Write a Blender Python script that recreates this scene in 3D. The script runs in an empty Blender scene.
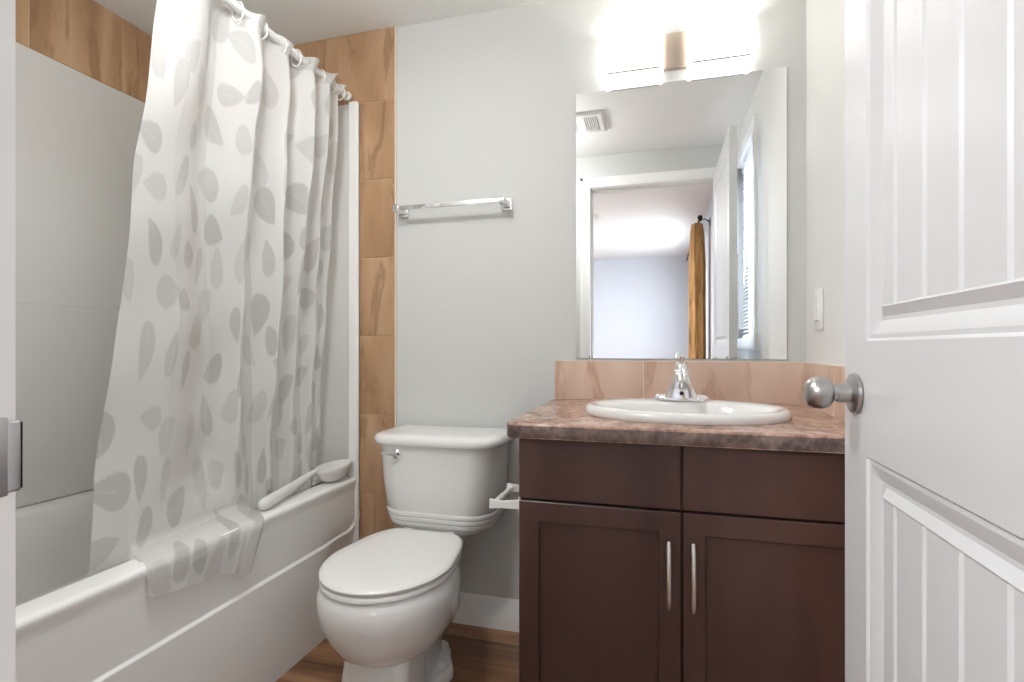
import bpy, bmesh, math, random
from mathutils import Vector, Matrix
from mathutils.geometry import tessellate_polygon
random.seed(7)
S = bpy.context.scene
COL = S.collection
PI = math.pi

# ------------------------------------------------------------------ camera, world, lights, exposure
YAW = 0.2706
H = 2.253                      # ceiling height
D = 1.848                      # back wall (y)
XR, XL = 0.443, -1.947         # right / left walls
YW, YH = 0.2500, 0.135         # front wall, room side / bedroom side
XJ, XK = -0.433, 0.346         # door opening, left / right
ZO = 2.045                     # door opening head
BX0, BX1, BY0 = -2.6, 0.405, -3.75   # bedroom shell

cam_d = bpy.data.cameras.new('camera')
cam_d.sensor_width = 36.0
cam_d.lens = 529.7 / 1024 * 36.0
cam_d.shift_x = (512 - 512.8) / 1024
cam_d.shift_y = (347.4 - 341) / 1024
cam_d.clip_start = 0.02
cam = bpy.data.objects.new('camera', cam_d)
cam.location = (0, 0, 1.02)
cam.rotation_euler = (PI / 2, 0, YAW)
COL.objects.link(cam)
S.camera = cam

vs = S.view_settings
vs.view_transform = 'Standard'
vs.look = 'None'
vs.gamma = 1.0
vs.use_curve_mapping = False
vs.exposure = 0.08
try:
    S.cycles.use_denoising = True
    S.cycles.max_bounces = 12
    S.cycles.diffuse_bounces = 7
    S.cycles.transparent_max_bounces = 16
    S.cycles.sample_clamp_indirect = 6.0
except Exception:
    pass

world = bpy.data.worlds.new('sky')
S.world = world
world.use_nodes = True
wn = world.node_tree
bgn = wn.nodes['Background']
bgn.inputs['Color'].default_value = (0.90, 0.95, 1.0, 1)
bgn.inputs['Strength'].default_value = 3.0


def area(name, loc, rot, sx, sy, power, color):
    l = bpy.data.lights.new(name, 'AREA')
    l.shape = 'RECTANGLE'
    l.size, l.size_y = sx, sy
    l.energy = power
    l.color = color
    o = bpy.data.objects.new(name, l)
    o.location = loc
    o.rotation_euler = rot
    COL.objects.link(o)
    return o


# daylight standing in the three window openings (outside the panes)
area('daylight_bathroom_window', (0.62, 0.66, 1.57), (0, PI / 2, 0), 1.0, 0.45, 26, (0.90, 0.94, 1.0))
area('daylight_bedroom_window', (BX1 + 0.16, -2.35, 1.45), (0, PI / 2, 0), 1.2, 1.3, 80, (0.90, 0.94, 1.0))
# unseen fill lamp added in the bedroom, the room the photograph is taken from
area('bedroom_added_fill', (-1.15, -1.2, H - 0.10), (0, 0, 0), 0.30, 0.30, 70, (0.98, 0.99, 1.0))
# unseen lamp added for even brightness, in the middle of the bathroom ceiling, above the picture's top edge
area('bathroom_added_fill', (-0.76, 0.76, H - 0.09), (0, 0, 0), 0.26, 0.26, 6, (0.98, 0.99, 1.0))
pl_ = bpy.data.lights.new('bathroom_added_fill_glow', 'POINT')
pl_.energy = 13
pl_.shadow_soft_size = 0.07
pl_.color = (0.98, 0.99, 1.0)
pl_o = bpy.data.objects.new('bathroom_added_fill_glow', pl_)
pl_o.location = (-0.76, 0.76, H - 0.17)
COL.objects.link(pl_o)
SHADE_STRENGTH = 2.8

# ------------------------------------------------------------------ materials
MATS = {}


def srgb(r, g, b):
    f = lambda c: (c / 255) / 12.92 if c / 255 <= 0.04045 else ((c / 255 + 0.055) / 1.055) ** 2.4
    return (f(r), f(g), f(b), 1)


def mat(name, col, rough=0.5, metal=0.0, bump=0.0, bscale=60, coat=0.0, var=0.0, vscale=8, emis=None, estr=0):
    m = bpy.data.materials.new(name)
    m.use_nodes = True
    nt = m.node_tree
    b = nt.nodes['Principled BSDF']
    b.inputs['Base Color'].default_value = col
    b.inputs['Roughness'].default_value = rough
    b.inputs['Metallic'].default_value = metal
    b.inputs['Coat Weight'].default_value = coat
    if emis:
        b.inputs['Emission Color'].default_value = emis
        b.inputs['Emission Strength'].default_value = estr
    tc = nt.nodes.new('ShaderNodeTexCoord')
    if bump > 0:
        n = nt.nodes.new('ShaderNodeTexNoise')
        n.inputs['Scale'].default_value = bscale
        n.inputs['Detail'].default_value = 4
        bp = nt.nodes.new('ShaderNodeBump')
        bp.inputs['Strength'].default_value = bump
        bp.inputs['Distance'].default_value = 0.002
        nt.links.new(tc.outputs['Object'], n.inputs['Vector'])
        nt.links.new(n.outputs['Fac'], bp.inputs['Height'])
        nt.links.new(bp.outputs['Normal'], b.inputs['Normal'])
    if var > 0:
        n = nt.nodes.new('ShaderNodeTexNoise')
        n.inputs['Scale'].default_value = vscale
        n.inputs['Detail'].default_value = 5
        r = nt.nodes.new('ShaderNodeValToRGB')
        r.color_ramp.elements[0].position = 0.3
        r.color_ramp.elements[1].position = 0.7
        r.color_ramp.elements[0].color = tuple(c * (1 - var) for c in col[:3]) + (1,)
        r.color_ramp.elements[1].color = tuple(min(1, c * (1 + var)) for c in col[:3]) + (1,)
        nt.links.new(tc.outputs['Object'], n.inputs['Vector'])
        nt.links.new(n.outputs['Fac'], r.inputs['Fac'])
        nt.links.new(r.outputs['Color'], b.inputs['Base Color'])
    MATS[name] = m
    return m


def ramp(nt, pts):
    r = nt.nodes.new('ShaderNodeValToRGB')
    cr = r.color_ramp
    while len(cr.elements) < len(pts):
        cr.elements.new(0.5)
    for e, (p, c) in zip(cr.elements, pts):
        e.position = p
        e.color = c
    return r


M_wall = mat('wall_paint', srgb(206, 207, 204), 0.62, bump=0.12, bscale=180)
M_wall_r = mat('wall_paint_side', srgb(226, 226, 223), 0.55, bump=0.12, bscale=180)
M_ceil = mat('ceiling_paint', srgb(238, 238, 235), 0.8, bump=0.15, bscale=120)
M_bed = mat('bedroom_paint', srgb(205, 209, 216), 0.7, bump=0.1, bscale=150)
M_trim = mat('trim_paint', srgb(236, 236, 233), 0.32)
M_door = mat('door_paint', srgb(212, 213, 215), 0.34, bump=0.05, bscale=90)
M_porc = mat('porcelain', srgb(232, 232, 229), 0.08, coat=0.4)
M_acr = mat('tub_acrylic', srgb(242, 242, 240), 0.16, coat=0.2)
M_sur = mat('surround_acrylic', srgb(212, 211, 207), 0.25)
M_seat = mat('seat_plastic', srgb(234, 234, 231), 0.22)
M_white = mat('white_plastic', srgb(235, 235, 232), 0.3)
M_scoop = mat('scoop_plastic', srgb(222, 221, 218), 0.25)
M_chrome = mat('chrome', (0.86, 0.86, 0.87, 1), 0.08, metal=1)
M_nickel = mat('brushed_nickel', (0.46, 0.455, 0.45, 1), 0.33, metal=1)
M_pull = mat('satin_pull', (0.80, 0.78, 0.75, 1), 0.34, metal=1)
M_plate = mat('lamp_backplate_nickel', (0.50, 0.41, 0.34, 1), 0.42, metal=1)
M_steel = mat('strike_steel', (0.55, 0.55, 0.56, 1), 0.38, metal=1)
M_dark = mat('dark_gap', srgb(28, 24, 22), 0.6)
M_black = mat('black_iron', srgb(30, 30, 33), 0.45, metal=0.6)
M_caulk = mat('caulk', srgb(222, 214, 200), 0.6)
M_grout = mat('grout', srgb(196, 164, 130), 0.8)
M_mirror = mat('mirror_silver', (0.93, 0.94, 0.94, 1), 0.0, metal=1)
M_medge = mat('mirror_edge', srgb(150, 160, 156), 0.2)
M_blind = mat('blind_vinyl', srgb(238, 240, 244), 0.45)
M_grille = mat('grille_plastic', srgb(222, 221, 218), 0.45)
M_shade = mat('lamp_glass', (0.95, 0.95, 0.93, 1), 0.3, emis=(1.0, 0.98, 0.95, 1), estr=SHADE_STRENGTH)
M_dome = mat('fill_dome_glass', (0.9, 0.9, 0.88, 1), 0.4, emis=(1.0, 0.97, 0.92, 1), estr=1.5)  # domes of the two added, unseen fill lamps


def stone(name, c0, c1, c2, vein, scale=3.2, rough=0.35):
    m = bpy.data.materials.new(name)
    m.use_nodes = True
    nt = m.node_tree
    L = nt.links.new
    b = nt.nodes['Principled BSDF']
    b.inputs['Roughness'].default_value = rough
    tc = nt.nodes.new('ShaderNodeTexCoord')
    at = nt.nodes.new('ShaderNodeAttribute')
    at.attribute_name = 'tile_shift'
    ad = nt.nodes.new('ShaderNodeVectorMath')
    ad.operation = 'ADD'
    L(tc.outputs['Object'], ad.inputs[0])
    L(at.outputs['Vector'], ad.inputs[1])
    mp = nt.nodes.new('ShaderNodeMapping')
    mp.inputs['Rotation'].default_value = (0.45, 0.55, 0.2)
    mp.inputs['Scale'].default_value = (2.6, 2.6, 0.60)
    L(ad.outputs[0], mp.inputs['Vector'])
    n = nt.nodes.new('ShaderNodeTexNoise')
    n.inputs['Scale'].default_value = scale
    n.inputs['Detail'].default_value = 7
    n.inputs['Distortion'].default_value = 0.5
    L(mp.outputs[0], n.inputs['Vector'])
    r = ramp(nt, [(0.28, c0), (0.5, c1), (0.72, c2)])
    L(n.outputs['Fac'], r.inputs['Fac'])
    n2 = nt.nodes.new('ShaderNodeTexNoise')
    n2.inputs['Scale'].default_value = scale * 1.7
    n2.inputs['Detail'].default_value = 5
    n2.inputs['Distortion'].default_value = 0.9
    L(mp.outputs[0], n2.inputs['Vector'])
    r2 = ramp(nt, [(0.55, (0, 0, 0, 1)), (0.62, (1, 1, 1, 1)), (0.72, (0.3, 0.3, 0.3, 1))])
    L(n2.outputs['Fac'], r2.inputs['Fac'])
    mx = nt.nodes.new('ShaderNodeMix')
    mx.data_type = 'RGBA'
    mt = nt.nodes.new('ShaderNodeMath')
    mt.operation = 'MULTIPLY'
    mt.inputs[1].default_value = 0.55
    L(r2.outputs['Color'], mt.inputs[0])
    L(mt.outputs[0], mx.inputs[0])
    L(r.outputs['Color'], mx.inputs[6])
    mx.inputs[7].default_value = vein
    L(mx.outputs[2], b.inputs['Base Color'])
    bp = nt.nodes.new('ShaderNodeBump')
    bp.inputs['Strength'].default_value = 0.12
    bp.inputs['Distance'].default_value = 0.002
    L(n.outputs['Fac'], bp.inputs['Height'])
    L(bp.outputs['Normal'], b.inputs['Normal'])
    MATS[name] = m
    return m


M_tile = stone('tan_slate_tile', srgb(148, 112, 80), srgb(176, 140, 106), srgb(196, 163, 130), srgb(130, 92, 62))
M_splash = stone('pink_tan_tile', srgb(200, 170, 150), srgb(214, 187, 168), srgb(226, 204, 186), srgb(174, 132, 104), scale=2.6)


def counter_mat(name, C):
    m = bpy.data.materials.new(name)
    m.use_nodes = True
    nt = m.node_tree
    L = nt.links.new
    b = nt.nodes['Principled BSDF']
    b.inputs['Roughness'].default_value = 0.22
    tc = nt.nodes.new('ShaderNodeTexCoord')
    n = nt.nodes.new('ShaderNodeTexNoise')
    n.inputs['Scale'].default_value = 14
    n.inputs['Detail'].default_value = 9
    n.inputs['Roughness'].default_value = 0.7
    n.inputs['Distortion'].default_value = 0.6
    L(tc.outputs['Object'], n.inputs['Vector'])
    r = ramp(nt, [(0.30, C[0]), (0.42, C[1]), (0.52, C[2]), (0.62, C[3]), (0.75, C[4])])
    L(n.outputs['Fac'], r.inputs['Fac'])
    v = nt.nodes.new('ShaderNodeTexNoise')
    v.inputs['Scale'].default_value = 70
    v.inputs['Detail'].default_value = 3
    L(tc.outputs['Object'], v.inputs['Vector'])
    r2 = ramp(nt, [(0.3, (0.55, 0.55, 0.57, 1)), (0.6, (1.05, 1.03, 1.0, 1))])
    L(v.outputs['Fac'], r2.inputs['Fac'])
    mx = nt.nodes.new('ShaderNodeMix')
    mx.data_type = 'RGBA'
    mx.blend_type = 'MULTIPLY'
    mx.inputs[0].default_value = 0.8
    L(r.outputs['Color'], mx.inputs[6])
    L(r2.outputs['Color'], mx.inputs[7])
    L(mx.outputs[2], b.inputs['Base Color'])
    return m


M_counter = counter_mat('mottled_laminate', [srgb(*q) for q in ((118, 92, 82), (156, 122, 106), (180, 146, 128), (198, 168, 150), (158, 136, 126))])
M_edge_shade = counter_mat('laminate_edge_in_shade', [srgb(*q) for q in ((70, 60, 58), (94, 80, 76), (114, 98, 92), (138, 122, 114), (96, 90, 90))])  # same laminate as the top, with the edge's shade painted into its colour


def wood_mat(name, dark, mid, light, axis='z', rough=0.38, scale=1.0, planks=False):
    m = bpy.data.materials.new(name)
    m.use_nodes = True
    nt = m.node_tree
    L = nt.links.new
    b = nt.nodes['Principled BSDF']
    b.inputs['Roughness'].default_value = rough
    tc = nt.nodes.new('ShaderNodeTexCoord')
    mp = nt.nodes.new('ShaderNodeMapping')
    sc = {'z': (14, 14, 1.6), 'x': (1.3, 16, 16)}[axis]
    mp.inputs['Scale'].default_value = tuple(q * scale for q in sc)
    L(tc.outputs['Object'], mp.inputs['Vector'])
    src = mp.outputs[0]
    if planks:
        br = nt.nodes.new('ShaderNodeTexBrick')
        br.inputs['Color1'].default_value = (0, 0, 0, 1)
        br.inputs['Color2'].default_value = (1, 1, 1, 1)
        br.inputs['Mortar'].default_value = (0.5, 0.5, 0.5, 1)
        br.inputs['Scale'].default_value = 1.0
        br.inputs['Brick Width'].default_value = 0.92
        br.inputs['Row Height'].default_value = 0.125
        br.inputs['Mortar Size'].default_value = 0.0012
        br.offset = 0.37
        L(tc.outputs['Object'], br.inputs['Vector'])
        av = nt.nodes.new('ShaderNodeVectorMath')
        av.operation = 'MULTIPLY_ADD'
        av.inputs[1].default_value = (9, 5, 3)
        L(br.outputs['Color'], av.inputs[0])
        L(mp.outputs[0], av.inputs[2])
        src = av.outputs[0]
    n = nt.nodes.new('ShaderNodeTexNoise')
    n.inputs['Scale'].default_value = 1.0
    n.inputs['Detail'].default_value = 8
    n.inputs['Distortion'].default_value = 0.8
    L(src, n.inputs['Vector'])
    r = ramp(nt, [(0.3, dark), (0.5, mid), (0.72, light)])
    L(n.outputs['Fac'], r.inputs['Fac'])
    out = r.outputs['Color']
    if planks:
        mx = nt.nodes.new('ShaderNodeMix')
        mx.data_type = 'RGBA'
        mx.blend_type = 'MULTIPLY'
        mx.inputs[0].default_value = 1.0
        rr = ramp(nt, [(0.0, (0.80, 0.78, 0.76, 1)), (1.0, (1.12, 1.1, 1.08, 1))])
        L(br.outputs['Color'], rr.inputs['Fac'])
        L(out, mx.inputs[6])
        L(rr.outputs['Color'], mx.inputs[7])
        m2 = nt.nodes.new('ShaderNodeMix')
        m2.data_type = 'RGBA'
        L(br.outputs['Fac'], m2.inputs[0])
        L(mx.outputs[2], m2.inputs[6])
        m2.inputs[7].default_value = srgb(58, 38, 26)
        out = m2.outputs[2]
    L(out, b.inputs['Base Color'])
    bp = nt.nodes.new('ShaderNodeBump')
    bp.inputs['Strength'].default_value = 0.08
    bp.inputs['Distance'].default_value = 0.001
    L(n.outputs['Fac'], bp.inputs['Height'])
    L(bp.outputs['Normal'], b.inputs['Normal'])
    return m


M_floor = wood_mat('wood_plank_floor', srgb(92, 64, 44), srgb(132, 95, 67), srgb(164, 125, 93), 'x', 0.34, planks=True)
M_esp = wood_mat('espresso_wood', srgb(52, 33, 29), srgb(68, 45, 39), srgb(84, 58, 49), 'z', 0.36, scale=0.35)


def curtain_mat():
    m = bpy.data.materials.new('leaf_print_vinyl')
    m.use_nodes = True
    nt = m.node_tree
    L = nt.links.new
    nt.nodes.remove(nt.nodes['Principled BSDF'])
    out = nt.nodes['Material Output']
    at = nt.nodes.new('ShaderNodeAttribute')
    at.attribute_name = 'leaf'
    base = nt.nodes.new('ShaderNodeMix')
    base.data_type = 'RGBA'
    base.inputs[6].default_value = srgb(242, 242, 240)
    base.inputs[7].default_value = srgb(204, 203, 201)
    L(at.outputs['Fac'], base.inputs[0])
    d = nt.nodes.new('ShaderNodeBsdfDiffuse')
    t = nt.nodes.new('ShaderNodeBsdfTranslucent')
    g = nt.nodes.new('ShaderNodeBsdfGlossy')
    g.inputs['Roughness'].default_value = 0.22
    g.inputs['Color'].default_value = (0.9, 0.9, 0.9, 1)
    tr = nt.nodes.new('ShaderNodeBsdfTransparent')
    tr.inputs['Color'].default_value = (0.96, 0.96, 0.96, 1)
    L(base.outputs[2], d.inputs['Color'])
    L(base.outputs[2], t.inputs['Color'])
    bmp = nt.nodes.new('ShaderNodeBump')
    bmp.inputs['Strength'].default_value = 0.35
    bmp.inputs['Distance'].default_value = 0.004
    tc = nt.nodes.new('ShaderNodeTexCoord')
    nz = nt.nodes.new('ShaderNodeTexNoise')
    nz.inputs['Scale'].default_value = 14
    nz.inputs['Detail'].default_value = 4
    L(tc.outputs['Object'], nz.inputs['Vector'])
    L(nz.outputs['Fac'], bmp.inputs['Height'])
    for q in (d, t, g):
        L(bmp.outputs['Normal'], q.inputs['Normal'])
    m1 = nt.nodes.new('ShaderNodeMixShader')
    m1.inputs[0].default_value = 0.36
    L(d.outputs[0], m1.inputs[1])
    L(t.outputs[0], m1.inputs[2])
    fr = nt.nodes.new('ShaderNodeLayerWeight')
    fr.inputs['Blend'].default_value = 0.28
    m2 = nt.nodes.new('ShaderNodeMixShader')
    mm = nt.nodes.new('ShaderNodeMath')
    mm.operation = 'MULTIPLY'
    mm.inputs[1].default_value = 0.22
    L(fr.outputs['Fresnel'], mm.inputs[0])
    L(mm.outputs[0], m2.inputs[0])
    L(m1.outputs[0], m2.inputs[1])
    L(g.outputs[0], m2.inputs[2])
    m3 = nt.nodes.new('ShaderNodeMixShader')
    op = nt.nodes.new('ShaderNodeMapRange')
    op.inputs['To Min'].default_value = 0.19
    op.inputs['To Max'].default_value = 0.10
    L(at.outputs['Fac'], op.inputs['Value'])
    L(op.outputs[0], m3.inputs[0])
    L(m2.outputs[0], m3.inputs[1])
    L(tr.outputs[0], m3.inputs[2])
    L(m3.outputs[0], out.inputs['Surface'])
    return m


M_curtain = curtain_mat()
M_drape = wood_mat('gold_drape_fabric', srgb(126, 92, 56), srgb(172, 128, 76), srgb(196, 152, 98), 'z', 0.85, scale=2)
M_glass = mat('window_glass', (0.95, 0.97, 1, 1), 0.02)
M_glass.node_tree.nodes['Principled BSDF'].inputs['Transmission Weight'].default_value = 1.0
M_glass.node_tree.nodes['Principled BSDF'].inputs['IOR'].default_value = 1.02


# ------------------------------------------------------------------ mesh helpers
def finish(bm, ang=35):
    bmesh.ops.remove_doubles(bm, verts=bm.verts, dist=1e-5)
    bmesh.ops.recalc_face_normals(bm, faces=bm.faces)
    for f in bm.faces:
        f.smooth = True
    for e in bm.edges:
        if len(e.link_faces) == 2:
            e.smooth = e.calc_face_angle(0) < math.radians(ang)
        else:
            e.smooth = True


def obj(name, bm, material, parent=None, ang=35, fin=True):
    if fin:
        finish(bm, ang)
    me = bpy.data.meshes.new(name)
    if parent is not None:
        bm.transform(Matrix.Translation(-parent_world(parent)))
    bm.to_mesh(me)
    bm.free()
    mats = material if isinstance(material, (list, tuple)) else [material]
    for q in mats:
        me.materials.append(q)
    o = bpy.data.objects.new(name, me)
    COL.objects.link(o)
    if parent is not None:
        o.parent = parent
    return o


def parent_world(p):
    v = Vector((0, 0, 0))
    while p is not None:
        v += p.location
        p = p.parent
    return v


def tag(o, label=None, cat=None, group=None, kind=None):
    if label: o['label'] = label
    if cat: o['category'] = cat
    if group: o['group'] = group
    if kind: o['kind'] = kind
    return o


def thing(name, label, cat, loc, group=None, kind=None):
    o = bpy.data.objects.new(name, None)
    o.empty_display_size = 0.05
    o.location = loc
    COL.objects.link(o)
    return tag(o, label, cat, group, kind)


def box(bm, x0, x1, y0, y1, z0, z1, bev=0.0, seg=2, mi=0):
    r = bmesh.ops.create_cube(bm, size=1.0)
    vs_ = r['verts']
    for v in vs_:
        v.co = Vector(((x0 + x1) / 2 + v.co.x * (x1 - x0), (y0 + y1) / 2 + v.co.y * (y1 - y0), (z0 + z1) / 2 + v.co.z * (z1 - z0)))
    fs = set(f for v in vs_ for f in v.link_faces)
    for f in fs:
        f.material_index = mi
    if bev > 0:
        es = set(e for v in vs_ for e in v.link_edges)
        bmesh.ops.bevel(bm, geom=list(es), offset=bev, segments=seg, profile=0.5, affect='EDGES')
    return bm


def nb():
    return bmesh.new()


def B(*a, **k):
    return box(nb(), *a, **k)


def loft(bm, rings, cap0=True, cap1=True, closed=True, mi=0):
    vr = [[bm.verts.new(p) for p in r] for r in rings]
    n = len(rings[0])
    for i in range(len(vr) - 1):
        for j in range(n if closed else n - 1):
            k = (j + 1) % n
            try:
                f = bm.faces.new((vr[i][j], vr[i][k], vr[i + 1][k], vr[i + 1][j]))
                f.material_index = mi
            except ValueError:
                pass
    if cap0:
        bm.faces.new(list(reversed(vr[0]))).material_index = mi
    if cap1:
        bm.faces.new(vr[-1]).material_index = mi
    return bm


def tube(bm, pts, rad, seg=12, cap=True):
    pts = [Vector(p) for p in pts]
    rads = rad if isinstance(rad, (list, tuple)) else [rad] * len(pts)
    rings = []
    prev = None
    for i, p in enumerate(pts):
        if i == 0: t = pts[1] - pts[0]
        elif i == len(pts) - 1: t = pts[-1] - pts[-2]
        else: t = pts[i + 1] - pts[i - 1]
        t.normalize()
        if prev is None:
            a = Vector((0, 0, 1)) if abs(t.z) < 0.9 else Vector((1, 0, 0))
            u = t.cross(a).normalized()
        else:
            u = (prev - t * prev.dot(t)).normalized()
        w = t.cross(u)
        prev = u
        rings.append([p + (u * math.cos(2 * PI * j / seg) + w * math.sin(2 * PI * j / seg)) * rads[i] for j in range(seg)])
    return loft(bm, rings, cap, cap)


def lathe(bm, prof, origin, axis='z', seg=32):
    """prof: list of (radius, height along axis)"""
    o = Vector(origin)
    ax = {'z': (Vector((1, 0, 0)), Vector((0, 1, 0)), Vector((0, 0, 1))),
          'x': (Vector((0, 1, 0)), Vector((0, 0, 1)), Vector((1, 0, 0))),
          'y': (Vector((0, 0, 1)), Vector((1, 0, 0)), Vector((0, 1, 0)))}[axis]
    rings = []
    for r, h in prof:
        r = max(r, 1e-4)
        rings.append([o + ax[2] * h + (ax[0] * math.cos(2 * PI * j / seg) + ax[1] * math.sin(2 * PI * j / seg)) * r for j in range(seg)])
    return loft(bm, rings, True, True)


def smooth(t):
    t = max(0.0, min(1.0, t))
    return t * t * (3 - 2 * t)


def lerp(a, b, t):
    return a + (b - a) * t


def interp(x, tab):
    if x <= tab[0][0]: return tab[0][1]
    for (a, va), (b, vb) in zip(tab, tab[1:]):
        if x <= b:
            return va + (vb - va) * (x - a) / (b - a)
    return tab[-1][1]


def wall_with_hole(bm, axis, pos0, pos1, a0, a1, z0, z1, ha0, ha1, hz0, hz1):
    """slab wall, thickness pos0..pos1 along the axis, running a0..a1, with one rectangular hole"""
    def bb(c0, c1, d0, d1):
        if c1 - c0 < 1e-4 or d1 - d0 < 1e-4: return
        if axis == 'x': box(bm, pos0, pos1, c0, c1, d0, d1)
        else: box(bm, c0, c1, pos0, pos1, d0, d1)
    bb(a0, ha0, z0, z1); bb(ha1, a1, z0, z1); bb(ha0, ha1, z0, hz0); bb(ha0, ha1, hz1, z1)
    return bm


def st(name, bm, m, parent=None, label=None):
    o = obj(name, bm, m, parent)
    if parent is None:
        o['kind'] = 'structure'
        if label: o['label'] = label
    return o


# ------------------------------------------------------------------ the shell
st('floor', B(BX0 - 0.1, 0.65, BY0 - 0.1, D + 0.1, -0.08, 0), M_floor, label='brown wood plank floor')
st('ceiling', B(BX0 - 0.1, 0.65, BY0 - 0.1, D + 0.1, H, H + 0.08), M_ceil, label='pale ceiling')
st('wall_back', B(XL - 0.1, XR + 0.1, D, D + 0.1, 0, H), M_wall, label='pale grey wall behind toilet and vanity')
st('wall_left', B(XL - 0.1, XL, YW, D, 0, H), M_wall, label='wall along the tub')
WY0, WY1, WZ0, WZ1 = 0.36, 0.91, 1.07, 2.06
st('wall_right', wall_with_hole(nb(), 'x', XR, XR + 0.1, YW, D, 0, H, WY0, WY1, WZ0, WZ1), M_wall_r, label='white wall on the right with switch and window')
bm = nb()
box(bm, BX0, XJ - 0.012, YH, YW, 0, H); box(bm, XK + 0.012, XR + 0.1, YH, YW, 0, H); box(bm, XJ - 0.012, XK + 0.012, YH, YW, ZO + 0.012, H)
st('wall_front', bm, M_wall, label='wall with the doorway, seen in the mirror')
BWY0, BWY1, BWZ0, BWZ1 = -2.95, -1.75, 0.85, 2.0
st('wall_bedroom_right', wall_with_hole(nb(), 'x', BX1, BX1 + 0.1, BY0, YH, 0, H, BWY0, BWY1, BWZ0, BWZ1), M_bed, label='bedroom side wall seen in the mirror')
st('wall_bedroom_left', B(BX0 - 0.1, BX0, BY0, YH, 0, H), M_bed, label='bedroom wall on the far left')
st('wall_bedroom_far', B(BX0 - 0.1, BX1 + 0.1, BY0 - 0.1, BY0, 0, H), M_bed, label='far bedroom wall seen in the mirror')


def profile_run(bm, prof, p0, p1, up=Vector((0, 0, 1)), out=Vector((0, -1, 0))):
    """extrude a (out, up) profile from p0 to p1"""
    p0, p1 = Vector(p0), Vector(p1)
    r = [[p + out * a + up * b for a, b in prof] for p in (p0, p1)]
    return loft(bm, r)


BASEP = [(0, 0), (0.016, 0), (0.016, 0.066), (0.012, 0.073), (0.012, 0.086), (0.0085, 0.092), (0.007, 0.104), (0.003, 0.109), (0, 0.109)]
st('baseboard_back', profile_run(nb(), BASEP, (-0.978, D, 0), (-0.30, D, 0)), M_trim, label='white baseboard between toilet and vanity')
st('baseboard_right', profile_run(nb(), BASEP, (XR, YW + 0.02, 0), (XR, 1.235, 0), out=Vector((-1, 0, 0))), M_trim)
st('baseboard_far', profile_run(nb(), BASEP, (BX0, BY0, 0), (BX1, BY0, 0), out=Vector((0, 1, 0))), M_trim)

# door frame: jamb, stop and casing on both sides
fr = st('trim_1', B(XJ - 0.012, XJ, YH - 0.002, YW, 0, ZO), M_trim, label='white door frame around the doorway')
bm = nb()
box(bm, XK, XK + 0.012, YH - 0.002, YW, 0, ZO)
box(bm, XJ - 0.012, XK + 0.012, YH - 0.002, YW, ZO, ZO + 0.012)
obj('frame_jamb', bm, M_trim, fr)
bm = nb()
box(bm, XJ, XJ + 0.009, YH + 0.02, YH + 0.055, 0, ZO, 0.002)
box(bm, XJ, XK, YH + 0.02, YH + 0.055, ZO - 0.009, ZO, 0.002)
obj('door_stop', bm, M_trim, fr)
CW = 0.062


def casing(bm, yface, sy):
    prof = [(0, 0), (0.0135, 0), (0.0145, 0.005), (0.010, 0.016), (0.012, 0.03), (0.016, 0.045), (0.016, CW), (0, CW)]
    out = Vector((0, sy, 0))
    profile_run(bm, prof, (XJ - 0.0003, yface, 0), (XJ - 0.0003, yface, ZO + 0.004 + CW), up=Vector((-1, 0, 0)), out=out)
    profile_run(bm, prof, (XK + 0.004, yface, 0), (XK + 0.004, yface, ZO + 0.004 + CW), up=Vector((1, 0, 0)), out=out)
    profile_run(bm, prof, (XJ - 0.004 - CW, yface, ZO + 0.004), (XK + 0.004 + CW, yface, ZO + 0.004), up=Vector((0, 0, 1)), out=out)
    return bm


obj('casing', casing(nb(), YW, 1), M_trim, fr)
# strike plate on the left jamb
sp = obj('strike_plate', box(B(XJ - 0.0005, XJ + 0.0022, 0.200, YW + 0.008, 0.918, 0.972, 0.001), XJ - 0.001, XJ + 0.002, YW + 0.004, YW + 0.0160, 0.920, 0.969, 0.0018, 3), M_steel, fr)
obj('strike_lip', B(XJ - 0.004, XJ + 0.001, YW + 0.0155, YW + 0.0175, 0.921, 0.968, 0.001), M_black, sp)

# ------------------------------------------------------------------ wall tile around the tub
def tiles(bm, cells, axis, face, thick, sgn):
    """cells: list of (a0,a1,z0,z1). axis 'y': plane y=face with tiles protruding sgn*thick"""
    lay = bm.faces.layers.float_vector.get('tile_shift')
    for (a0, a1, z0, z1) in cells:
        g = 0.0016
        nf = set(bm.faces)
        t0, t1 = sorted((face, face + sgn * thick))
        if axis == 'y': box(bm, a0 + g, a1 - g, t0, t1, z0 + g, z1 - g, 0.0012, 1)
        else: box(bm, t0, t1, a0 + g, a1 - g, z0 + g, z1 - g, 0.0012, 1)
        sh = (random.uniform(-9, 9), random.uniform(-9, 9), random.uniform(-9, 9))
        for f in bm.faces:
            if f not in nf:
                f[lay] = sh
    return bm


def tile_bm():
    bm = nb()
    bm.faces.layers.float_vector.new('tile_shift')
    return bm


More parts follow.
